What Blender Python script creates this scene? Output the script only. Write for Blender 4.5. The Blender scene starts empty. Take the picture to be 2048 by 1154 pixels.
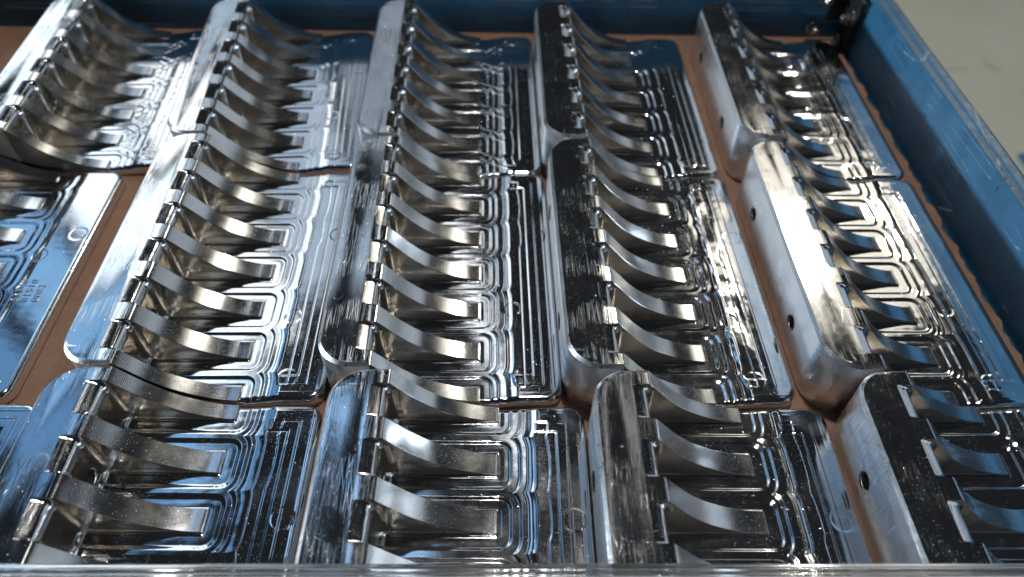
import bpy, math, random
import numpy as np
from mathutils import Vector, Matrix
from mathutils.geometry import delaunay_2d_cdt
S = 0.2                      # one bracket length is 0.2 m; shapes below are given in bracket lengths
sc = bpy.context.scene
col = sc.collection
R_ = math.radians

# ------------------------------------------------------------------ camera
cd = bpy.data.cameras.new('camera'); cam = bpy.data.objects.new('camera', cd); col.objects.link(cam)
rx = Vector((0.99979162, -0.00774238, 0.01888864)); ux = Vector((-0.00683976, 0.74475259, 0.66730562))
fx = Vector((0.0192339, 0.66729576, -0.74454444))
m = Matrix((( rx.x, ux.x, -fx.x), (rx.y, ux.y, -fx.y), (rx.z, ux.z, -fx.z))).to_4x4()
m.translation = Vector((0.0433, -1.1444, 1.8157)) * S
cam.matrix_world = m
cd.sensor_width = 36; cd.lens = 1458.87 / 2048 * 36
cd.clip_start = 0.01; cd.clip_end = 100
cd.dof.use_dof = True; cd.dof.focus_distance = 2.02 * S; cd.dof.aperture_fstop = 5.6
sc.camera = cam

# ------------------------------------------------------------------ world, lamps, exposure
w = bpy.data.worlds.new('World'); sc.world = w; w.use_nodes = True
bg = w.node_tree.nodes['Background']
bg.inputs[0].default_value = (0.42, 0.47, 0.55, 1); bg.inputs[1].default_value = 0.02
sc.view_settings.view_transform = 'Standard'; sc.view_settings.look = 'None'
sc.view_settings.exposure = 0.4; sc.view_settings.gamma = 1.0
TARGET = Vector((0.3, 0.5, 0.1)) * S
def lamp(name, az, el, dist, sx, sy, power, color, roll=0, target=TARGET, shape='RECTANGLE', spread=180):
    d = Vector((math.sin(R_(az)) * math.cos(R_(el)), math.cos(R_(az)) * math.cos(R_(el)), math.sin(R_(el))))
    l = bpy.data.lights.new(name, 'AREA'); l.shape = shape; l.size = sx; l.size_y = sy
    l.energy = power; l.color = color; l.spread = R_(spread)
    o = bpy.data.objects.new(name, l); col.objects.link(o)
    o.location = target + d * dist
    o.rotation_euler = (-d).to_track_quat('-Z', 'Y').to_euler()
    o.rotation_euler.rotate_axis('Z', R_(roll))
    return o
# radiance of a lamp = power / (pi * area)
def rad(r, sx, sy): return r * math.pi * sx * sy
LAMPS = [
 # name, azimuth, elevation, distance, width, height, radiance, colour, roll
 ('high_bay_lamp',   31, 41, 6.0, 0.20, 0.20, 220, (1.0, 0.94, 0.80), 0),
 ('roof_light',      33, 38.5, 6.5, 1.9, 1.4,  0.80, (1.0, 0.94, 0.80), 0),
 ('window_pane',    -54, 42, 5.0, 0.40, 2.6, 0.38, (0.22, 0.52, 1.0), 0),
 ('window_pane',    -46, 42, 5.0, 0.40, 2.6, 0.62, (0.28, 0.58, 1.0), 0),
 ('window_pane',    -38, 35, 5.0, 0.50, 3.0, 1.40, (0.74, 0.88, 1.0), 0),
 ('window_pane',    -30, 34, 5.0, 0.42, 2.6, 1.25, (0.95, 0.98, 1.0), 0),
 ('window_pane',    -21, 34, 5.0, 0.60, 2.2, 0.50, (0.62, 0.80, 1.0), 0),
 ('window_pane',    -12, 29, 5.0, 0.50, 1.3, 0.28, (0.70, 0.85, 1.0), 0),
 ('upper_pane',     -22, 63, 5.0, 0.35, 1.3, 0.90, (0.36, 0.62, 1.0), 0),
 ('door_light',     -94,  5.5, 6.0, 0.5, 0.25, 900, (0.72, 0.86, 1.0), 0),
 ('far_windows',     46,  9, 6.0, 5.6, 2.3, 0.33, (0.78, 0.89, 1.0), 0),
 ('right_window',    86, 20, 6.0, 3.0, 2.0, 0.45, (0.80, 0.90, 1.0), 0),
 ('tube_light',      -4, 50, 4.0, 0.05, 2.2, 2.5, (0.92, 0.96, 1.0), 14),
 ('tube_light',      19, 61, 4.0, 0.015, 1.9, 1.8, (1.0, 0.97, 0.95), 3),
 ('overhead_fill',   10, 83, 3.0, 0.16, 0.16, 330, (1.0, 0.97, 0.92), 0),  # added fill, no such source seen; brightens the liner and concrete
]
for (n, az, el, di, sx, sy, r_, c_, ro) in LAMPS:
    lamp(n, az, el, di, sx, sy, rad(r_, sx, sy), c_, ro)

# ------------------------------------------------------------------ helpers
def nodes(name):
    mt = bpy.data.materials.new(name); mt.use_nodes = True
    nt = mt.node_tree; return mt, nt, nt.nodes['Principled BSDF']
def N(nt, t, **k):
    n = nt.nodes.new(t)
    for a, b in k.items():
        if a.startswith('i_'): n.inputs[a[2:].replace('_', ' ')].default_value = b
        else: setattr(n, a, b)
    return n
def coords(nt, scale=(1, 1, 1), rot=(0, 0, 0), kind='Object'):
    t = N(nt, 'ShaderNodeTexCoord'); mp = N(nt, 'ShaderNodeMapping')
    nt.links.new(t.outputs[kind], mp.inputs[0]); mp.inputs['Scale'].default_value = scale; mp.inputs['Rotation'].default_value = rot
    return mp.outputs[0]
def noise(nt, vec, scale, detail=3, rough=0.5, dist=0.0):
    n = N(nt, 'ShaderNodeTexNoise'); nt.links.new(vec, n.inputs['Vector'])
    n.inputs['Scale'].default_value = scale; n.inputs['Detail'].default_value = detail
    n.inputs['Roughness'].default_value = rough; n.inputs['Distortion'].default_value = dist
    return n.outputs['Fac']
def ramp(nt, fac, stops):
    r = N(nt, 'ShaderNodeValToRGB'); nt.links.new(fac, r.inputs[0]); e = r.color_ramp.elements
    while len(e) < len(stops): e.new(0.5)
    for q, (p, c) in zip(e, stops):
        q.position = p; q.color = (c, c, c, 1) if not isinstance(c, tuple) else (*c, 1)
    return r.outputs[0]
def math_(nt, op, a, b=None):
    n = N(nt, 'ShaderNodeMath', operation=op)
    for i, v in enumerate((a, b)):
        if v is None: continue
        if isinstance(v, (int, float)): n.inputs[i].default_value = v
        else: nt.links.new(v, n.inputs[i])
    return n.outputs[0]
def bump(nt, h, strength, dist, normal=None):
    b = N(nt, 'ShaderNodeBump'); nt.links.new(h, b.inputs['Height'])
    b.inputs['Strength'].default_value = strength; b.inputs['Distance'].default_value = dist
    if normal: nt.links.new(normal, b.inputs['Normal'])
    return b.outputs[0]
def mixc(nt, f, a, b):
    n = N(nt, 'ShaderNodeMix', data_type='RGBA')
    for k, v in ((0, f), (6, a), (7, b)):
        if isinstance(v, tuple): n.inputs[k].default_value = (*v, 1)
        elif isinstance(v, (int, float)): n.inputs[k].default_value = v
        else: nt.links.new(v, n.inputs[k])
    return n.outputs[2]

def scratches(nt, vec, scale, rot, width=0.02):
    """long thin scratch lines: a stretched voronoi edge pattern"""
    mp = N(nt, 'ShaderNodeMapping'); nt.links.new(vec, mp.inputs[0])
    mp.inputs['Rotation'].default_value = (0, 0, rot); mp.inputs['Scale'].default_value = (scale, scale * 0.06, scale)
    v = N(nt, 'ShaderNodeTexVoronoi', feature='DISTANCE_TO_EDGE'); nt.links.new(mp.outputs[0], v.inputs['Vector']); v.inputs['Scale'].default_value = 1
    return ramp(nt, v.outputs['Distance'], [(0, 1.0), (width, 0.0)])

def aluminium(name, r0, r1, mill=None, mill_s=0.0, grain=(1, 1, 1), grain_s=0.1, scr=0.0, dust=True, waviness=0.0, base=(0.86, 0.87, 0.88)):
    mt, nt, b = nodes(name)
    v = coords(nt)
    b.inputs['Metallic'].default_value = 1
    smudge = noise(nt, v, 38, 4, 0.6, 0.6)
    fine = noise(nt, v, 260, 3, 0.6)
    rr = ramp(nt, smudge, [(0.36, r0), (0.66, r1)])
    fr = ramp(nt, fine, [(0.35, 0.0), (0.8, 0.035)])
    rough = math_(nt, 'ADD', rr, fr)
    colr = mixc(nt, ramp(nt, smudge, [(0.3, 0.0), (0.75, 1.0)]), base, tuple(c * 0.90 for c in base))
    nrm = None
    if waviness:
        nrm = bump(nt, noise(nt, v, 55, 2, 0.5), waviness, 0.002, nrm)
    g = coords(nt, grain)
    nrm = bump(nt, noise(nt, g, 2600, 2, 0.6), grain_s, 0.0002, nrm)
    if mill == 'rib':            # cross cutter lines on the curved rib face
        wv = N(nt, 'ShaderNodeTexWave', wave_type='BANDS', bands_direction='X'); nt.links.new(v, wv.inputs[0])
        wv.inputs['Scale'].default_value = 520; wv.inputs['Distortion'].default_value = 1.0
        nrm = bump(nt, wv.outputs['Fac'], mill_s, 0.0002, nrm)
    if mill == 'streak':         # tall cutter streaks on the flanks
        g2 = coords(nt, (1, 1, 0.02)); nrm = bump(nt, noise(nt, g2, 420, 2, 0.6), mill_s, 0.001, nrm)
    if mill == 'swirl':          # overlapping face-mill arcs
        mp = N(nt, 'ShaderNodeMapping'); nt.links.new(v, mp.inputs[0]); mp.inputs['Location'].default_value = (-0.016, 0.15, 0)
        wv = N(nt, 'ShaderNodeTexWave', wave_type='RINGS', rings_direction='Z'); nt.links.new(mp.outputs[0], wv.inputs[0])
        wv.inputs['Scale'].default_value = 520; wv.inputs['Distortion'].default_value = 1.2; wv.inputs['Detail'].default_value = 3; wv.inputs['Detail Scale'].default_value = 6
        nrm = bump(nt, wv.outputs['Fac'], mill_s, 0.0002, nrm)
    if scr:
        s1 = scratches(nt, v, 420, 0.5); s2 = scratches(nt, v, 300, -0.7); s3 = scratches(nt, v, 240, 1.4)
        sel = ramp(nt, noise(nt, v, 60, 2, 0.5), [(0.45, 0.0), (0.62, 1.0)])
        s = math_(nt, 'MULTIPLY', math_(nt, 'ADD', math_(nt, 'ADD', s1, s2), s3), sel)
        nrm = bump(nt, s, scr, 0.0003, nrm)
        rough = math_(nt, 'ADD', rough, math_(nt, 'MULTIPLY', s, 0.12))
    if dust:                     # specks of swarf and coolant drops
        vo = N(nt, 'ShaderNodeTexVoronoi', feature='F1'); nt.links.new(v, vo.inputs['Vector']); vo.inputs['Scale'].default_value = 900
        dots = ramp(nt, vo.outputs['Distance'], [(0.0, 1.0), (0.22, 0.0)])
        area = ramp(nt, noise(nt, v, 45, 3, 0.7), [(0.44, 0.0), (0.64, 1.0)])
        pick = N(nt, 'ShaderNodeSeparateColor'); nt.links.new(vo.outputs['Color'], pick.inputs[0])
        pk = ramp(nt, pick.outputs[0], [(0.60, 0.0), (0.62, 1.0)])
        dd = math_(nt, 'MULTIPLY', math_(nt, 'MULTIPLY', dots, area), pk)
        nrm = bump(nt, dd, 0.9, 0.0006, nrm)
        rough = math_(nt, 'ADD', rough, math_(nt, 'MULTIPLY', dd, 0.4))
    nt.links.new(rough, b.inputs['Roughness']); nt.links.new(colr, b.inputs['Base Color']); nt.links.new(nrm, b.inputs['Normal'])
    return mt
M = {}
M['floor'] = aluminium('milled_aluminium_floor', 0.05, 0.11, grain=(0.08, 1, 1), grain_s=0.04, waviness=0.03)
M['rib'] = aluminium('milled_aluminium_rib', 0.12, 0.20, mill='rib', mill_s=0.025, grain=(1, 0.2, 1), grain_s=0.05)
M['top'] = aluminium('milled_aluminium_top', 0.045, 0.10, mill='swirl', mill_s=0.012, grain=(1, 0.25, 1), grain_s=0.04, scr=0.09, waviness=0.0)
M['side'] = aluminium('milled_aluminium_side', 0.25, 0.35, mill='streak', mill_s=0.16, grain=(1, 1, 0.03), grain_s=0.35, scr=0.05, dust=False, waviness=0.03)
M['pocket'] = aluminium('milled_aluminium_pocket', 0.17, 0.24, grain=(1, 1, 0.1), grain_s=0.08, dust=False, waviness=0.16, base=(0.58, 0.55, 0.51))  # same bare metal; base darkened and warmed to paint in its dull brown reflections

def paint():
    mt, nt, b = nodes('blue_tray_paint'); v = coords(nt)
    n1 = noise(nt, v, 22, 5, 0.65, 0.8); n2 = noise(nt, v, 190, 3, 0.6)
    c = mixc(nt, ramp(nt, n1, [(0.3, 0.0), (0.75, 1.0)]), (0.010, 0.065, 0.13), (0.028, 0.115, 0.20))
    # chips and dark nicks
    mp = N(nt, 'ShaderNodeMapping'); nt.links.new(v, mp.inputs[0]); mp.inputs['Scale'].default_value = (1, 1, 0.45); mp.inputs['Rotation'].default_value = (0.6, 0, 0)
    vo = N(nt, 'ShaderNodeTexVoronoi', feature='F1'); nt.links.new(mp.outputs[0], vo.inputs['Vector']); vo.inputs['Scale'].default_value = 210
    chips = math_(nt, 'MULTIPLY', ramp(nt, vo.outputs['Distance'], [(0.10, 1.0), (0.20, 0.0)]), ramp(nt, noise(nt, v, 30, 3, 0.6), [(0.54, 0.0), (0.60, 1.0)]))
    c = mixc(nt, chips, c, (0.01, 0.02, 0.03))
    m2 = N(nt, 'ShaderNodeMapping'); nt.links.new(v, m2.inputs[0]); m2.inputs['Rotation'].default_value = (0.25, 0, 0); m2.inputs['Scale'].default_value = (1, 6, 90)
    v2 = N(nt, 'ShaderNodeTexVoronoi', feature='DISTANCE_TO_EDGE'); nt.links.new(m2.outputs[0], v2.inputs['Vector']); v2.inputs['Scale'].default_value = 1.3
    scr = math_(nt, 'MULTIPLY', ramp(nt, v2.outputs['Distance'], [(0.0, 1.0), (0.018, 0.0)]), ramp(nt, noise(nt, v, 17, 3, 0.6), [(0.50, 0.0), (0.58, 1.0)]))
    c = mixc(nt, math_(nt, 'MULTIPLY', scr, 0.6), c, (0.42, 0.50, 0.55))
    nt.links.new(c, b.inputs['Base Color'])
    nt.links.new(ramp(nt, n2, [(0.3, 0.34), (0.8, 0.52)]), b.inputs['Roughness'])
    h = math_(nt, 'SUBTRACT', math_(nt, 'MULTIPLY', n2, 0.25), math_(nt, 'ADD', chips, scr))
    nt.links.new(bump(nt, h, 0.35, 0.0005), b.inputs['Normal'])
    return mt
M['paint'] = paint()
def hardboard():
    mt, nt, b = nodes('brown_hardboard'); v = coords(nt)
    n1 = noise(nt, v, 30, 5, 0.65, 0.5); n2 = noise(nt, v, 500, 3, 0.7)
    c = mixc(nt, ramp(nt, n1, [(0.25, 0.0), (0.8, 1.0)]), (0.23, 0.12, 0.075), (0.40, 0.23, 0.15))
    c = mixc(nt, ramp(nt, n2, [(0.35, 0.0), (0.75, 0.35)]), c, (0.13, 0.055, 0.035))
    nt.links.new(c, b.inputs['Base Color']); b.inputs['Roughness'].default_value = 0.6
    nt.links.new(bump(nt, math_(nt, 'ADD', n1, math_(nt, 'MULTIPLY', n2, 0.3)), 0.5, 0.002), b.inputs['Normal'])
    return mt
M['board'] = hardboard()
def concrete():
    mt, nt, b = nodes('workshop_floor'); v = coords(nt)
    n1 = noise(nt, v, 2.2, 5, 0.6, 0.3); n2 = noise(nt, v, 60, 3, 0.7)
    c = mixc(nt, ramp(nt, n1, [(0.3, 0.0), (0.7, 1.0)]), (0.50, 0.48, 0.38), (0.58, 0.56, 0.45))
    c = mixc(nt, ramp(nt, n2, [(0.3, 0.0), (0.8, 0.3)]), c, (0.38, 0.36, 0.29))
    st = ramp(nt, noise(nt, v, 9, 3, 0.5), [(0.64, 0.0), (0.72, 0.55)])
    c = mixc(nt, st, c, (0.16, 0.13, 0.09))
    nt.links.new(c, b.inputs['Base Color']); b.inputs['Roughness'].default_value = 0.7
    nt.links.new(bump(nt, n2, 0.2, 0.002), b.inputs['Normal'])
    return mt
M['concrete'] = concrete()
def simple(name, c, r, met=0.0, trans=0.0, ior=1.49, ns=0.0, fade=0.7):
    mt, nt, b = nodes(name); v = coords(nt)
    n = noise(nt, v, 120, 4, 0.6)
    nt.links.new(mixc(nt, n, c, tuple(x * fade for x in c)), b.inputs['Base Color'])
    nt.links.new(ramp(nt, n, [(0.3, r), (0.8, min(1, r + 0.12))]), b.inputs['Roughness'])
    b.inputs['Metallic'].default_value = met; b.inputs['Transmission Weight'].default_value = trans; b.inputs['IOR'].default_value = ior
    if ns: nt.links.new(bump(nt, n, ns, 0.001), b.inputs['Normal'])
    return mt
M['steel'] = simple('zinc_steel', (0.42, 0.41, 0.38), 0.22, 1.0, ns=0.2)
M['black'] = simple('black_oxide_steel', (0.02, 0.022, 0.025), 0.45, 0.6, ns=0.2)
M['acrylic'] = simple('clear_acrylic', (0.93, 0.95, 0.96), 0.03, 0.0, 0.95, ns=0.05, fade=0.98)
M['film'] = simple('pale_protective_edge', (0.66, 0.64, 0.68), 0.5)

def mesh_obj(name, verts, faces, mats, parent=None, fm=None, smooth=True, angle=30, loc=None):
    me = bpy.data.meshes.new(name)
    me.from_pydata([tuple(c * S for c in v) for v in verts], [], faces)
    for mt in (mats if isinstance(mats, list) else [mats]): me.materials.append(mt)
    if fm is not None: me.polygons.foreach_set('material_index', fm)
    if smooth:
        me.polygons.foreach_set('use_smooth', [True] * len(me.polygons)); me.update()
        me.set_sharp_from_angle(angle=R_(angle))
    me.update()
    o = bpy.data.objects.new(name, me); col.objects.link(o)
    if parent: o.parent = parent
    if loc: o.location = Vector(loc) * S
    return o
def tag(o, label=None, cat=None, group=None, kind=None):
    for k, v in (('label', label), ('category', cat), ('group', group), ('kind', kind)):
        if v: o[k] = v
    return o
class MB:
    def __init__(s): s.v = []; s.f = []
    def add(s, vs, fs):
        n = len(s.v); s.v += [tuple(q) for q in vs]; s.f += [tuple(i + n for i in f) for f in fs]; return s
    def box(s, a, b, bev=0.0):
        x0, y0, z0 = a; x1, y1, z1 = b
        if bev <= 0:
            vs = [(x, y, z) for z in (z0, z1) for y in (y0, y1) for x in (x0, x1)]
            return s.add(vs, [(0, 2, 3, 1), (4, 5, 7, 6), (0, 1, 5, 4), (2, 6, 7, 3), (0, 4, 6, 2), (1, 3, 7, 5)])
        import bmesh
        bm = bmesh.new(); bmesh.ops.create_cube(bm, size=1)
        for q in bm.verts: q.co = Vector(((x0 + x1) / 2 + q.co.x * (x1 - x0), (y0 + y1) / 2 + q.co.y * (y1 - y0), (z0 + z1) / 2 + q.co.z * (z1 - z0)))
        bmesh.ops.bevel(bm, geom=bm.edges[:], offset=bev, segments=2, affect='EDGES', profile=0.7)
        bm.verts.index_update()
        s.add([q.co[:] for q in bm.verts], [[q.index for q in f.verts] for f in bm.faces]); bm.free(); return s
    def lathe(s, prof, origin, axis, n=24, close=True, phase=0.0):
        """prof: (radius, height) list"""
        ax = Vector(axis).normalized(); t = ax.orthogonal().normalized(); bt = ax.cross(t); o = Vector(origin)
        vs = []; fs = []
        for (r, h) in prof:
            for i in range(n):
                a = 2 * math.pi * i / n + phase
                vs.append((o + ax * h + (t * math.cos(a) + bt * math.sin(a)) * r)[:])
        for j in range(len(prof) - 1):
            for i in range(n):
                k = (i + 1) % n; fs.append((j * n + i, j * n + k, (j + 1) * n + k, (j + 1) * n + i))
        return s.add(vs, fs)
    def build(s, name, mat, parent=None, **k): return mesh_obj(name, s.v, s.f, mat, parent, **k)

# ------------------------------------------------------------------ setting
MB().add([(-60, -60, -4), (60, -60, -4), (60, 60, -4), (-60, 60, -4)], [(0, 1, 2, 3)]).build('floor', M['concrete'], smooth=False)
tag(bpy.data.objects['floor'], kind='structure')

tray = bpy.data.objects.new('steel_tray', None); col.objects.link(tray)
tray.location = Vector((-0.4, 0.2, -0.03)) * S
tag(tray, 'blue painted sheet metal tray with folded rims holding all the machined brackets', 'tray')
TL = Vector((-0.4, 0.2, -0.03))
def tl(p): return (p[0] - TL.x, p[1] - TL.y, p[2] - TL.z)
def sweep(name, prof, p0, p1, outward, up=(0, 0, 1), mat='paint', nseg=40, seed=0):
    """profile (out, up) swept from p0 to p1"""
    rnd = random.Random(seed); o = Vector(outward); vs = []; fs = []; n = len(prof)
    a = Vector(p0); b = Vector(p1)
    for k in range(nseg + 1):
        q = a.lerp(b, k / nseg)
        wob = 0.0012 * math.sin(k * 0.7 + seed)
        for (u, z) in prof: vs.append(tl(q + o * (u + wob * (z > 0.2)) + Vector((0, 0, z))))
    for k in range(nseg):
        for j in range(n - 1): fs.append((k * n + j, k * n + j + 1, (k + 1) * n + j + 1, (k + 1) * n + j))
    return mesh_obj(name, vs, fs, M[mat], tray)
def arc(cx, cy, r, a0, a1, n=6): return [(cx + r * math.cos(R_(a0 + (a1 - a0) * i / n)), cy + r * math.sin(R_(a0 + (a1 - a0) * i / n))) for i in range(n + 1)]
# wall profile: up the inside, small roll, shallow step, folded lip, then down outside
prof = [(-0.02, -0.03)] + arc(-0.012, -0.012, 0.018, 270, 360, 4) + [(0.008, 0.05), (0.012, 0.15), (0.016, 0.272)] + arc(0.028, 0.272, 0.012, 180, 90, 5) + \
       [(0.05, 0.286), (0.055, 0.292), (0.078, 0.297)] + arc(0.080, 0.283, 0.014, 90, 0, 5) + [(0.094, 0.20), (0.088, 0.20), (0.088, 0.27), (0.03, 0.272), (0.022, 0.262), (0.0135, 0.0), (0.0135, -0.035), (-0.02, -0.035)]
XR, XL, YB, YF = 1.70, -2.95, 2.15, -1.75
sweep('side_wall', prof, (XR, YF, 0), (XR, YB + 0.09, 0), (1, 0, 0), seed=1)
sweep('side_wall', prof, (XL, YB + 0.09, 0), (XL, YF, 0), (-1, 0, 0), seed=2)
sweep('back_wall', prof, (XR, YB, 0), (XL, YB, 0), (0, 1, 0), seed=3)
sweep('front_wall', prof, (XL, YF, 0), (XR, YF, 0), (0, -1, 0), seed=4)
MB().box(tl((XL + 0.001, YF + 0.001, -0.045)), tl((XR - 0.001, YB - 0.001, -0.031))).build('tray_floor', M['paint'], tray, smooth=False)
# corner angle and bolts
cb = MB()
cb.box(tl((1.598, 2.128, 0.10)), tl((1.70, 2.140, 0.262)), 0.002); cb.box(tl((1.674, 1.98, 0.045)), tl((1.692, 2.127, 0.262)), 0.002)
cb.build('corner_angle', M['black'], tray, angle=40)
def bolt(p, axis, r=0.028, nut=True):
    b = MB(); ax = Vector(axis)
    b.lathe([(0, 0.0), (r * 1.25, 0.0), (r * 1.28, 0.003), (r * 1.2, 0.006), (r * 0.9, 0.007)], tl(p), axis, 28)
    b.lathe([(r * 0.92, 0.006), (r, 0.009), (r, 0.026), (r * 0.9, 0.030), (r * 0.55, 0.031)], tl(p), axis, 6)
    th = [(r * (0.52 + 0.05 * (k % 2)), 0.030 + 0.0025 * k) for k in range(8)] + [(r * 0.42, 0.052), (0, 0.052)]
    b.lathe(th, tl(p), axis, 20)
    b.build('hex_bolt', M['steel'], tray, angle=35)
bolt((1.560, 2.138, 0.055), (0, -1, 0)); bolt((1.575, 2.138, 0.205), (0, -1, 0))
bolt((1.690, 2.06, 0.022), (-1, 0, 0), 0.026); bolt((1.671, 2.03, 0.165), (-1, 0, 0), 0.030)

# liner of hardboard with a torn wavy right edge
rnd = random.Random(5); vs = []; fs = []; n = 160
for k in range(n + 1):
    y = YF + 0.02 + (2.135 - YF) * k / n
    e = 1.683 + 0.007 * math.sin(y * 38) + 0.004 * math.sin(y * 91 + 1) + 0.003 * math.sin(y * 23) + rnd.uniform(-0.0015, 0.0015)
    vs += [(XL + 0.03, y, 0.0), (e - 0.06, y, 0.0), (e - 0.003, y, 0.001 + 0.002 * math.sin(y * 30)), (e, y, -0.004), (e, y, -0.03), (XL + 0.03, y, -0.03)]
for k in range(n):
    for j in range(5): fs.append((k * 6 + j, k * 6 + j + 1, (k + 1) * 6 + j + 1, (k + 1) * 6 + j))
o = mesh_obj('liner_board', vs, fs, M['board'], angle=40)
o.location.z = -0.001 * S
tag(o, 'brown hardboard liner with wavy cut edge lying in the bottom of the blue tray', 'liner')

# ------------------------------------------------------------------ bracket
W, H, T, P, CR = 0.684, 0.226, 0.150, 0.047, 0.100
RIBC = [0.018 + 0.1607 * k for k in range(7)]; RH = 0.030
RIBS = [(max(0.002, c - RH), min(0.998, c + RH)) for c in RIBC]
RIBX = 0.440
HOLE_Y = (0.5 * (RIBC[1] + RIBC[2]), 0.5 * (RIBC[4] + RIBC[5])); HOLE_Z = 0.098; HOLE_R = 0.0275

def vnoise(x, y, seed, sx, sy):
    """smooth value noise on arrays"""
    rng = np.random.RandomState(seed); g = rng.rand(64, 64)
    u = x * sx; v = y * sy; iu = np.floor(u).astype(int); iv = np.floor(v).astype(int)
    fu = u - iu; fv = v - iv; fu = fu * fu * (3 - 2 * fu); fv = fv * fv * (3 - 2 * fv)
    a = g[iu % 64, iv % 64]; b = g[(iu + 1) % 64, iv % 64]; c = g[iu % 64, (iv + 1) % 64]; d = g[(iu + 1) % 64, (iv + 1) % 64]
    return (a * (1 - fu) + b * fu) * (1 - fv) + (c * (1 - fu) + d * fu) * fv - 0.5
def sstep(d, e, wd=0.0034):
    t = np.clip((d - e) / wd + 0.5, 0, 1); return t * t * (3 - 2 * t)
def ridge(d, e, wd=0.0028): return np.exp(-((d - e) / wd) ** 2)

def plate_height(x, y, seed, style):
    rng = np.random.RandomState(seed)
    soft = {0: 0.0065, 1: 0.0042, 2: 0.014, 3: 0.012, 4: 0.014}[style]
    d = np.full_like(x, 9.0); dside = np.full_like(x, 9.0)
    for c in RIBC:
        dy = np.maximum(np.abs(y - c) - RH, 0)
        dx = np.maximum(x - RIBX, 0)
        # square-cornered offset: blend of max norm and euclid so contours look like rounded U shapes
        e = (dx ** 2.6 + dy ** 2.6) ** (1 / 2.6)
        d = np.minimum(d, e)
        dside = np.minimum(dside, np.where(x < RIBX, dy, 9.0))
    jit = lambda: 0.0015 * rng.randn()
    hd = np.full_like(x, 0.0315)
    k4 = 0.5 if style == 4 else 1.0
    for (e, s) in ((0.0125, 0.0004), (0.037, 0.0034 * k4), (0.063, 0.0036 * k4), (0.088, 0.0012 * k4), (0.101, 0.0060)):
        e += jit(); hd = hd + s * sstep(d, e, soft if s < 0.005 else 0.03) + (0.0002 if s < 0.005 else 0) * ridge(d, e - 0.002)
    de = np.minimum(np.minimum(W - x, y), 1 - y)
    de2 = W - x
    # scalloped toolpath waves beyond the rib ends
    ph = np.abs(((y - RIBC[0]) / 0.1607 + 0.5) % 1.0 - 0.5) * 2
    lim = {0: 0.62, 1: 0.0, 2: 0.45, 3: 0.75, 4: 0.8}[style]
    wav = 0.018 * (1 - ph ** 2) * sstep(y, lim, 0.03) * np.clip((0.60 - x) / 0.05, 0, 1)
    ho = np.full_like(x, P + 0.0005)
    for (e, s, k) in ((0.024, 0.0012, 0), (0.055, 0.0012, 0), (0.083, 0.0017, 1), (0.112, 0.0018, 2)):
        dd = de if k < 2 else np.minimum(de2 + (wav if k == 2 else 0), np.minimum(y + 0.06, 1.06 - y))
        e += jit(); ho = ho - 0.62 * s * sstep(dd, e, 0.0024 if style != 4 else 0.008) - 0.0005 * k4 * ridge(dd, e, 0.002)
    if style == 1:                       # crossed diagonal passes between the straight lines
        q = (y / 0.1607) % 1.0; xx = (x - 0.455) / 0.075
        on = ((x > 0.452) & (x < 0.585)).astype(float)
        for o_ in (0.25, 0.5):
            hd = hd - 0.0012 * np.exp(-(((q - o_) * 0.16 - (x - 0.49) * 0.75) / 0.006) ** 2) * on
            hd = hd + 0.0010 * np.exp(-(((q - o_ - 0.2) * 0.16 + (x - 0.50) * 0.75) / 0.005) ** 2) * on
    k = 0.002                             # soft minimum of the two terrace systems
    h = np.minimum(hd, ho)
    h = h + 0.0008 * ridge(hd, ho, 0.0006) * (x > 0.44)
    # wandering low waves left by the cutter
    amp = {0: 0.16, 1: 0.25, 2: 0.8, 3: 0.7, 4: 0.2}[style]
    h = h + amp * (0.0008 * vnoise(x, y, seed + 1, 9, 24) + 0.0003 * vnoise(x, y, seed + 2, 40, 60))
    if style in (2,):                     # blended bumpy strip
        z = np.clip((x - 0.50) / 0.02, 0, 1) * np.clip((0.60 - x) / 0.02, 0, 1)
        h = h + 0.0030 * z * vnoise(x, y, seed + 5, 20, 17)
    # shallow round witness marks and plunge flats
    for (cx, cy, r, dz) in ((0.637, 0.665, 0.030, -0.0004), (0.545, 0.30 + 0.3 * rng.rand(), 0.026, -0.0005), (0.57, 0.075, 0.03, 0.0008)):
        rr = np.hypot(x - cx, y - cy); h = h + dz * (1 - sstep(rr, r, 0.004))
    # fillets
    rf = 0.028; t = np.clip(rf - (x - T), 0, rf * 0.999); h = h + rf - np.sqrt(rf * rf - t * t)
    rs = 0.008; t = np.clip(rs - dside, 0, rs * 0.999); fil = rs - np.sqrt(rs * rs - t * t)
    inside = (dside <= 0.0)
    h = h + np.where(inside, 0, fil)
    h = np.where(inside & (x < RIBX), 0.030, h)
    # broken outer edge
    re = 0.017
    R2 = 0.05
    cxq = np.maximum(x - (W - R2), 0); cyq = np.maximum(np.abs(y - 0.5) - (0.5 - R2), 0)
    rd = R2 - np.hypot(cxq, cyq)
    edge = np.where((cxq > 0) & (cyq > 0), rd, de)
    t = np.clip(re - edge, 0, re); h = h - (re - np.sqrt(np.maximum(re * re - t * t, 0))) * 0.8
    return h

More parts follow.
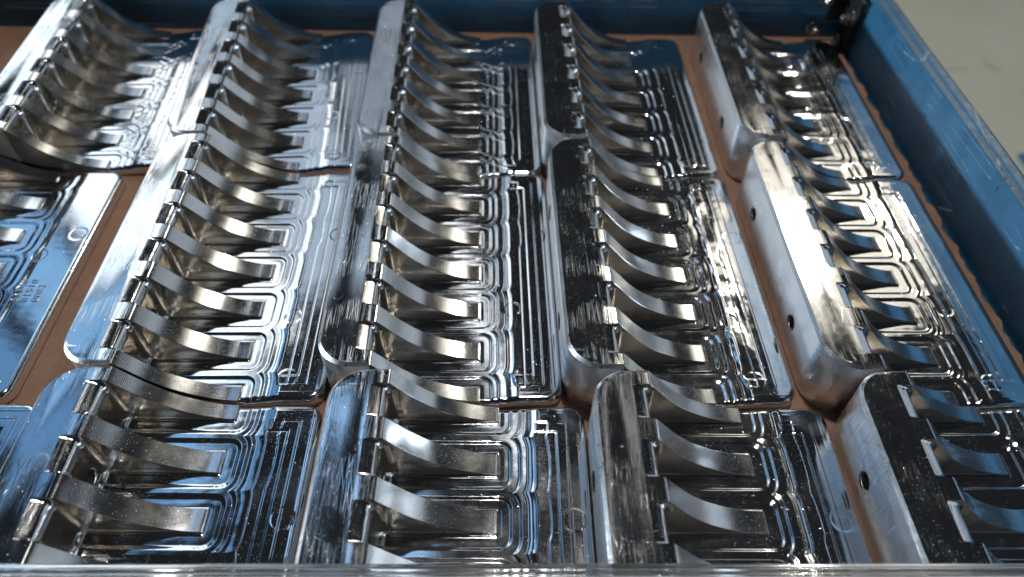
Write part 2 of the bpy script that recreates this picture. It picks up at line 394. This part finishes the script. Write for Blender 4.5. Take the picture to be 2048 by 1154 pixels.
def build_plate(seed, style):
    R2 = 0.05
    xs = list(np.arange(T, 0.438, 0.0036)) + list(np.arange(0.438, W - R2, 0.0018)) + [W - R2 + R2 * math.sin(math.pi / 2 * k / 22) for k in range(23)]
    xs = np.array(xs); nv = 400
    v = np.linspace(0, 1, nv)
    v = v + 0.0                                   # even rows
    ex = np.maximum(xs - (W - R2), 0); ym = R2 - np.sqrt(np.maximum(R2 * R2 - ex * ex, 0))
    X = np.repeat(xs[:, None], nv, 1)
    Y = ym[:, None] + (1 - 2 * ym[:, None]) * v[None, :]
    # add rows tight to the front and back edges
    tt = np.array([0, 0.0004, 0.0012, 0.0028, 0.005]); Y0 = ym[:, None] + tt[None, :]
    keep = Y[:, 3:-3]
    Y = np.concatenate([Y0, keep, (1 - Y0)[:, ::-1]], 1); X = np.repeat(xs[:, None], Y.shape[1], 1)
    Z = plate_height(X, Y, seed, style)
    nx, ny = X.shape
    V = np.stack([X, Y, Z], -1).reshape(-1, 3)
    idx = np.arange(nx * ny).reshape(nx, ny)
    F = np.stack([idx[:-1, :-1], idx[1:, :-1], idx[1:, 1:], idx[:-1, 1:]], -1).reshape(-1, 4)
    loop = list(idx[:, 0]) + list(idx[-1, 1:]) + list(idx[::-1, -1][1:])
    lv = V[loop]
    rings = [np.array([0, 0, -0.0])]
    n0 = len(V)
    mids = lv.copy(); mids[:, 2] = 0.004
    bot = lv.copy(); bot[:, 2] = 0.0
    c = np.array([0.4, 0.5, 0]); bot[:, :2] = c[:2] + (bot[:, :2] - c[:2]) * 0.992
    V = np.concatenate([V, lv, mids, bot]); L = len(loop)
    F2 = []
    for a in range(L - 1):
        for r in range(2):
            p = n0 + r * L + a; F2.append((p, p + L, p + L + 1, p + 1))
    faces = np.concatenate([F, np.array(F2)])
    me = bpy.data.meshes.new('base_plate')
    me.vertices.add(len(V)); me.vertices.foreach_set('co', (V * S).astype(np.float32).ravel())
    me.loops.add(faces.size); me.loops.foreach_set('vertex_index', faces.astype(np.int32).ravel())
    me.polygons.add(len(faces)); me.polygons.foreach_set('loop_start', np.arange(0, faces.size, 4, dtype=np.int32))
    me.update(calc_edges=True); me.validate()
    me.materials.append(M['floor']); me.materials.append(M['side'])
    mi = np.zeros(len(faces), np.int32); mi[len(F):] = 1
    me.polygons.foreach_set('material_index', mi)
    me.polygons.foreach_set('use_smooth', [True] * len(faces)); me.update()
    return me

def catmull(pts, n):
    out = []; p = [Vector((*q, 0)) for q in pts]; p = [p[0] * 2 - p[1]] + p + [p[-1] * 2 - p[-2]]
    for i in range(1, len(p) - 2):
        for k in range(n):
            t = k / n
            out.append((0.5 * ((2 * p[i]) + (p[i + 1] - p[i - 1]) * t + (2 * p[i - 1] - 5 * p[i] + 4 * p[i + 1] - p[i + 2]) * t * t + (3 * p[i] - 3 * p[i + 1] + p[i + 2] - p[i - 1]) * t ** 3))[:2])
    out.append(pts[-1]); return out
RP = catmull([(0.150, 0.2228), (0.158, 0.2175), (0.182, 0.190), (0.220, 0.146), (0.262, 0.108), (0.306, 0.080), (0.352, 0.0585), (0.398, 0.0445), (0.430, 0.0395), (0.440, 0.0388)], 5)
def build_rib(y0, y1):
    prof = RP + [(0.4425, 0.0378), (0.4435, 0.0355), (0.4435, 0.026)]
    n = len(prof); e = 0.0008; vs = []; fs = []; fm = []
    # top strip with tiny broken edges, then the two faces
    for (x, z) in prof: vs += [(x, y0, z - e), (x, y0 + e, z), (x, y1 - e, z), (x, y1, z - e)]
    for k in range(n - 1):
        for j in range(3): fs.append((k * 4 + j, (k + 1) * 4 + j, (k + 1) * 4 + j + 1, k * 4 + j + 1)); fm.append(0)
    b = len(vs)
    for (x, z) in prof: vs += [(x, y0, z - e), (x, y0, 0.026), (x, y1, z - e), (x, y1, 0.026)]
    for k in range(n - 2):
        a = b + k * 4
        fs.append((a, a + 1, a + 5, a + 4)); fm.append(1); fs.append((a + 2, a + 6, a + 7, a + 3)); fm.append(1)
    o = mesh_obj('rib', vs, fs, [M['rib'], M['pocket']], None, fm, angle=25)
    me = o.data; bpy.data.objects.remove(o); return me

def face_with_holes(y0, y1, z0, z1, holes, x, flip):
    """rectangle in the x plane with round holes -> verts, faces"""
    pts = [Vector((y0, z0)), Vector((y1, z0)), Vector((y1, z1)), Vector((y0, z1))]; edges = [(0, 1), (1, 2), (2, 3), (3, 0)]
    for (cy, cz, r) in holes:
        n = len(pts); k = 28
        pts += [Vector((cy + r * math.cos(2 * math.pi * i / k), cz + r * math.sin(2 * math.pi * i / k))) for i in range(k)]
        edges += [(n + i, n + (i + 1) % k) for i in range(k)]
    v, e, f, _, _, _ = delaunay_2d_cdt(pts, edges, [], 1, 1e-6)
    fs = []
    for t in f:
        c = sum((v[i] for i in t), Vector((0, 0))) / len(t)
        if any((c - Vector((cy, cz))).length < r * 0.98 for (cy, cz, r) in holes): continue
        if not (y0 < c.x < y1): continue
        fs.append(tuple(reversed(t)) if flip else tuple(t))
    return [(x, q.x, q.y) for q in v], fs

def build_wall(seed):
    mb = MB(); fm = []
    def put(vs, fs, m): mb.add(vs, fs); fm.extend([m] * len(fs))
    ch = 0.009; Ri = CR - ch; r = 0.010; XT = 0.108
    NA = 18
    ang = [math.pi / 2 * k / NA for k in range(NA + 1)]
    # outline (outer) from front right to back right, going left
    out = [(T, 0.0), (CR, 0.0)] + [(CR - CR * math.sin(a), CR - CR * math.cos(a)) for a in ang[1:]] + [(CR - CR * math.cos(a), 1 - CR + CR * math.sin(a)) for a in ang] + [(T, 1.0)]
    inn = [(T, ch), (CR, ch)] + [(CR - Ri * math.sin(a), CR - Ri * math.cos(a)) for a in ang[1:]] + [(CR - Ri * math.cos(a), 1 - CR + Ri * math.sin(a)) for a in ang] + [(T, 1 - ch)]
    n = len(out)
    vs = [(x, y, H) for x, y in inn] + [(x, y, H - ch) for x, y in out]
    put(vs, [(i, i + n, i + n + 1, i + 1) for i in range(n - 1)], 1)
    ks = NA + 1                                   # index of the left straight segment start
    vs = [(x, y, H - ch) for x, y in out] + [(x, y, 0.004) for x, y in out] + [(x * 0.98 + 0.003, y, 0.0) for x, y in out]
    fs = []
    for i in range(n - 1):
        if i != ks: fs.append((i, i + n, i + n + 1, i + 1))
        fs.append((i + n, i + 2 * n, i + 2 * n + 1, i + n + 1))
    put(vs, fs, 1)
    ya, yb = out[ks][1], out[ks + 1][1]
    v, f = face_with_holes(ya, yb, 0.004, H - ch, [(y, HOLE_Z, HOLE_R) for y in HOLE_Y], 0.0, True); put(v, f, 1)
    # top face: stations along y
    st = []                                        # (y, x_right)
    pockets = [(RIBS[k][1], RIBS[k + 1][0]) for k in range(6)]
    for k, (a, b) in enumerate(RIBS): st += [(max(a, ch), T), (min(b, 1 - ch), T)]
    for (a, b) in pockets:
        for t in ang[::3]:
            st.append((a + r * (1 - math.cos(t)) + 1e-7, XT + r - r * math.sin(t))); st.append((b - r * (1 - math.cos(t)) - 1e-7, XT + r - r * math.sin(t)))
    def xr(y):
        for (a, b) in pockets:
            if a < y < b:
                q = min(y - a, b - y)
                return XT if q >= r else XT + r - math.sqrt(max(0, r * r - (r - q) ** 2))
        return T
    for x, y in inn[1:-1]: st.append((y, xr(y)))
    st = sorted(set((round(y, 8), round(x, 8)) for y, x in st), key=lambda q: q[0])
    # keep the correct order where rib and pocket meet at the same y
    fixed = []
    for (y, x) in st:
        fixed.append((y, x))
    st = fixed
    def xl(y):
        q = min(y, 1 - y)
        return CR - math.sqrt(max(0, Ri * Ri - (CR - q) ** 2)) if q < CR else ch
    cols = [0.030, 0.062, 0.068, 0.098]; dz = [0.0, -0.0006, 0.0002, 0.0004]
    if seed == 1: cols = [0.040, 0.046, 0.080, 0.100]; dz = [0.0006, 0.0, -0.0007, 0.0]
    if seed == 2: cols = [0.022, 0.055, 0.085, 0.089]; dz = [-0.0005, 0.0004, -0.0004, 0.0]
    vs = []; fs = []
    for (y, x) in st:
        l = xl(y); row = [(l, y, H)] + [(max(l, c), y, H + (z if c > l else 0)) for c, z in zip(cols, dz)] + [(max(l, min(x, 0.132)), y, H), (max(x, l), y, H - (0.0035 if x > 0.14 else 0))]
        vs += row
    m_ = len(cols) + 3
    for i in range(len(st) - 1):
        if st[i + 1][0] - st[i][0] < 1e-6: continue
        for j in range(m_ - 1): fs.append((i * m_ + j, i * m_ + j + 1, (i + 1) * m_ + j + 1, (i + 1) * m_ + j))
    put(vs, fs, 0)
    # pocket walls, lofted from the top edge down
    for pi_, (a, b) in enumerate(pockets):
        lev = [(XT, H, 0.010), (0.120, H - 0.0040, 0.010), (0.133, H - 0.0095, 0.011)] + [(0.133 + 0.017 * math.sin(t) , H - 0.0095 - 0.030 * (1 - math.cos(t)) - 0.006 * math.sin(t), 0.011 + 0.010 * t / 1.571) for t in [math.pi / 2 * k / 8 for k in range(1, 9)]] + [(T, 0.062, 0.021), (T, 0.028, 0.021)]
        A5 = [math.pi / 2 * k / 8 for k in range(9)]
        vs = []; L = None
        for (xw, z, r) in lev:
            pl = [(max(T + 0.001, xw + r), a)] + [(xw + r - r * math.sin(t), a + r - r * math.cos(t)) for t in A5] + [(xw + r - r * math.cos(t), b - r + r * math.sin(t)) for t in A5] + [(max(T + 0.001, xw + r), b)]
            L = len(pl); vs += [(x, y, z) for x, y in pl]
        fs = []; ff = []
        hole = None
        for hy in HOLE_Y:
            if a < hy < b: hole = hy
        for k in range(len(lev) - 1):
            for j in range(L - 1):
                if hole and j == 9 and k == 10: continue   # this strip is cut for the threaded hole below
                fs.append((k * L + j, k * L + j + 1, (k + 1) * L + j + 1, (k + 1) * L + j))
                ff.append(0 if k < 10 else 2)
        mb.add(vs, fs); fm.extend(ff)
        if hole:
            v, f = face_with_holes(a + 0.021, b - 0.021, 0.062, lev[10][1], [(hole, HOLE_Z, HOLE_R)], T, False); put(v, f, 2)
    # lug ends beside the chamfer at both ends
    for (y0, y1) in ((0.0, 0.002), (0.998, 1.0)):
        put([(T, y0, 0), (T, y1, 0), (T, y1, H - ch), (T, y0, H - ch)], [(0, 1, 2, 3)], 1)
    o = mesh_obj('wall', mb.v, mb.f, [M['top'], M['side'], M['pocket']], None, fm, angle=22)
    me = o.data; bpy.data.objects.remove(o); return me
def build_hole():
    mb = MB(); pr = [(HOLE_R * 1.12, -0.0004), (HOLE_R * 1.0, 0.004)]
    x = 0.004
    while x < 0.146: pr += [(HOLE_R * 0.86, x + 0.002), (HOLE_R * 0.99, x + 0.004)]; x += 0.004
    pr += [(HOLE_R * 1.05, 0.1504)]
    mb.lathe(pr, (0, 0, 0), (1, 0, 0), 28)
    o = mb.build('threaded_hole', M['pocket'], angle=60); me = o.data; bpy.data.objects.remove(o); return me

def engraving(texts):
    """stamped characters as shallow ridges, joined into one part"""
    objs = []
    cu = bpy.data.curves.new('stamp', 'FONT'); cu.body = texts; cu.size = 0.034 * S; cu.extrude = 0.0007 * S; cu.bevel_depth = 0.0006 * S
    cu.bevel_resolution = 1; cu.space_line = 0.95; cu.space_character = 1.15; cu.resolution_u = 3
    t = bpy.data.objects.new('stamp', cu); col.objects.link(t)
    bpy.context.view_layer.update()
    me = bpy.data.meshes.new_from_object(t.evaluated_get(bpy.context.evaluated_depsgraph_get()))
    bpy.data.objects.remove(t); me.materials.clear(); me.materials.append(M['rib']); return me

PLATES = {k: build_plate(*k) for k in [(11, 0), (23, 2), (37, 1), (41, 3), (53, 0), (61, 4)]}
WALLS = [build_wall(k) for k in range(3)]
RIBM = [build_rib(*q) for q in RIBS]
HOLE = build_hole()
STAMP = engraving('33340\n01510\n0083')

BR = [ # row, column, x, y, angle, plate, wall, stamped, label
 (3, 4, 0.992, -1.019, 0.000, (11, 0), 0, 0, 'front row bracket in the bottom right corner with one hole showing'),
 (3, 3, 0.289, -1.020, -0.004, (53, 0), 1, 0, 'front row bracket second from the right with a silver streak down its dark wall top'),
 (3, 2, -0.399, -1.019, -0.005, (11, 0), 2, 0, 'front row bracket in the middle with a blue stripe down its scratched dark wall top'),
 (3, 1, -1.139, -1.014, -0.008, (41, 3), 1, 0, 'front row bracket at the left with blue wall top and round plate mark'),
 (3, 0, -1.915, -1.018, 0.000, (11, 0), 0, 0, 'bracket of which only a base plate corner shows at the left edge, front row'),
 (2, 4, 0.942, 0.000, 0.006, (41, 3), 0, 0, 'middle row bracket next to the blue wall with the white glare on its wall top'),
 (2, 3, 0.234, -0.001, 0.016, (23, 2), 2, 0, 'middle row bracket with a scratched black wall top and gleaming golden base plate'),
 (2, 2, -0.450, 0.002, 0.017, (53, 0), 1, 0, 'middle row bracket in the centre with straight bright lines along its plate edge'),
 (2, 1, -1.139, 0.005, 0.010, (11, 0), 2, 0, 'middle row bracket with the white to blue shining wall top left of centre'),
 (2, 0, -2.033, 0.003, 0.010, (61, 4), 0, 1, 'middle row bracket cut by the left edge, pale blue base plate with stamped characters'),
 (1, 4, 0.933, 1.031, -0.009, (41, 3), 1, 0, 'back row bracket nearest the corner bolts with two holes in its shaded wall'),
 (1, 3, 0.210, 1.021, 0.011, (11, 0), 0, 0, 'back row bracket second from the right with a narrow dark wall top'),
 (1, 2, -0.477, 1.020, 0.014, (37, 1), 2, 1, 'back row bracket in the middle with crossed cutter marks and beaded stamped characters'),
 (1, 1, -1.163, 1.013, 0.070, (53, 0), 1, 1, 'back row bracket leaning left with white striped floors and stamped characters'),
 (1, 0, -1.880, 1.018, 0.060, (37, 1), 0, 0, 'blurred back row bracket in the top left corner with a chain-like cutter pattern'),
]
for (row, c_, x, y, a, pk, wk, st_, lab) in BR:
    e = bpy.data.objects.new('machined_bracket', None); col.objects.link(e)
    e.location = Vector((x, y, 0.0)) * S; e.scale = (1, 1.016, 1); e.rotation_euler = (0, 0, a)
    tag(e, lab, 'bracket', 'machined aluminium brackets laid in rows in the tray')
    def child(n, me, loc=(0, 0, 0), rot=(0, 0, 0), par=e):
        o = bpy.data.objects.new(n, me); col.objects.link(o); o.parent = par; o.location = Vector(loc) * S; o.rotation_euler = rot; return o
    bp = child('base_plate', PLATES[pk]); wl = child('wall', WALLS[wk])
    for me in RIBM: child('rib', me)
    for hy in HOLE_Y: child('threaded_hole', HOLE, (0, hy, HOLE_Z), par=wl)
    if st_: child('stamped_characters', STAMP, (0.560, 0.36, P - 0.004), (0, 0, math.pi / 2), par=bp)

# ------------------------------------------------------------------ clear strip lying across the front row
strip = bpy.data.objects.new('clear_plastic_strip', None); col.objects.link(strip); strip.location = Vector((0.1, -0.62, 0.2285)) * S
tag(strip, 'clear plastic strip lying across the front row of brackets along the bottom edge', 'plastic strip')
pr = [(0.055, 0.0), (0.055, 0.0195)] + [(0.0585 - 0.0035 * math.cos(t), 0.0195 + 0.003 * math.sin(t)) for t in [0.5, 1.2, 1.9, 2.6]] + [(0.0635, 0.0195), (0.0655, 0.0195)] + \
     [(0.0705 - 0.0045 * math.cos(t), 0.0198 + 0.004 * math.sin(t)) for t in [0.4, 1.0, 1.57, 2.2, 2.8]] + [(0.0765, 0.0192), (0.080, 0.0192), (0.083, 0.0182), (0.085, 0.0155), (0.085, 0.0)]
npf = len(pr); vs = [(x, y + 0.0006 * math.sin(x * 9), z) for x in [-2.6 + 4.6 * k / 60 for k in range(61)] for (y, z) in pr]
fs = [(k * npf + j, k * npf + (j + 1) % npf, (k + 1) * npf + (j + 1) % npf, (k + 1) * npf + j) for k in range(60) for j in range(npf)]
fs += [tuple(range(npf - 1, -1, -1)), tuple(range(60 * npf, 61 * npf))]
mesh_obj('clear_body', vs, fs, M['acrylic'], strip, angle=60)
MB().box((-2.6, -0.05, 0.0), (2.0, 0.054, 0.024), 0.003).build('pale_edge', M['film'], strip, angle=50)

# ------------------------------------------------------------------ blue leg of a neighbouring rack, far right
leg = MB(); leg.box((-0.25, -0.25, 0), (0.25, 0.25, 0.05), 0.01)
leg.box((-0.12, -0.12, 0.05), (0.12, 0.12, 3.5), 0.02)
o = leg.build('rack_foot', M['paint'], loc=(6.55 + 0.5, 6.2, -4)); tag(o, 'blue steel foot standing on the concrete floor at the right edge', 'rack foot')
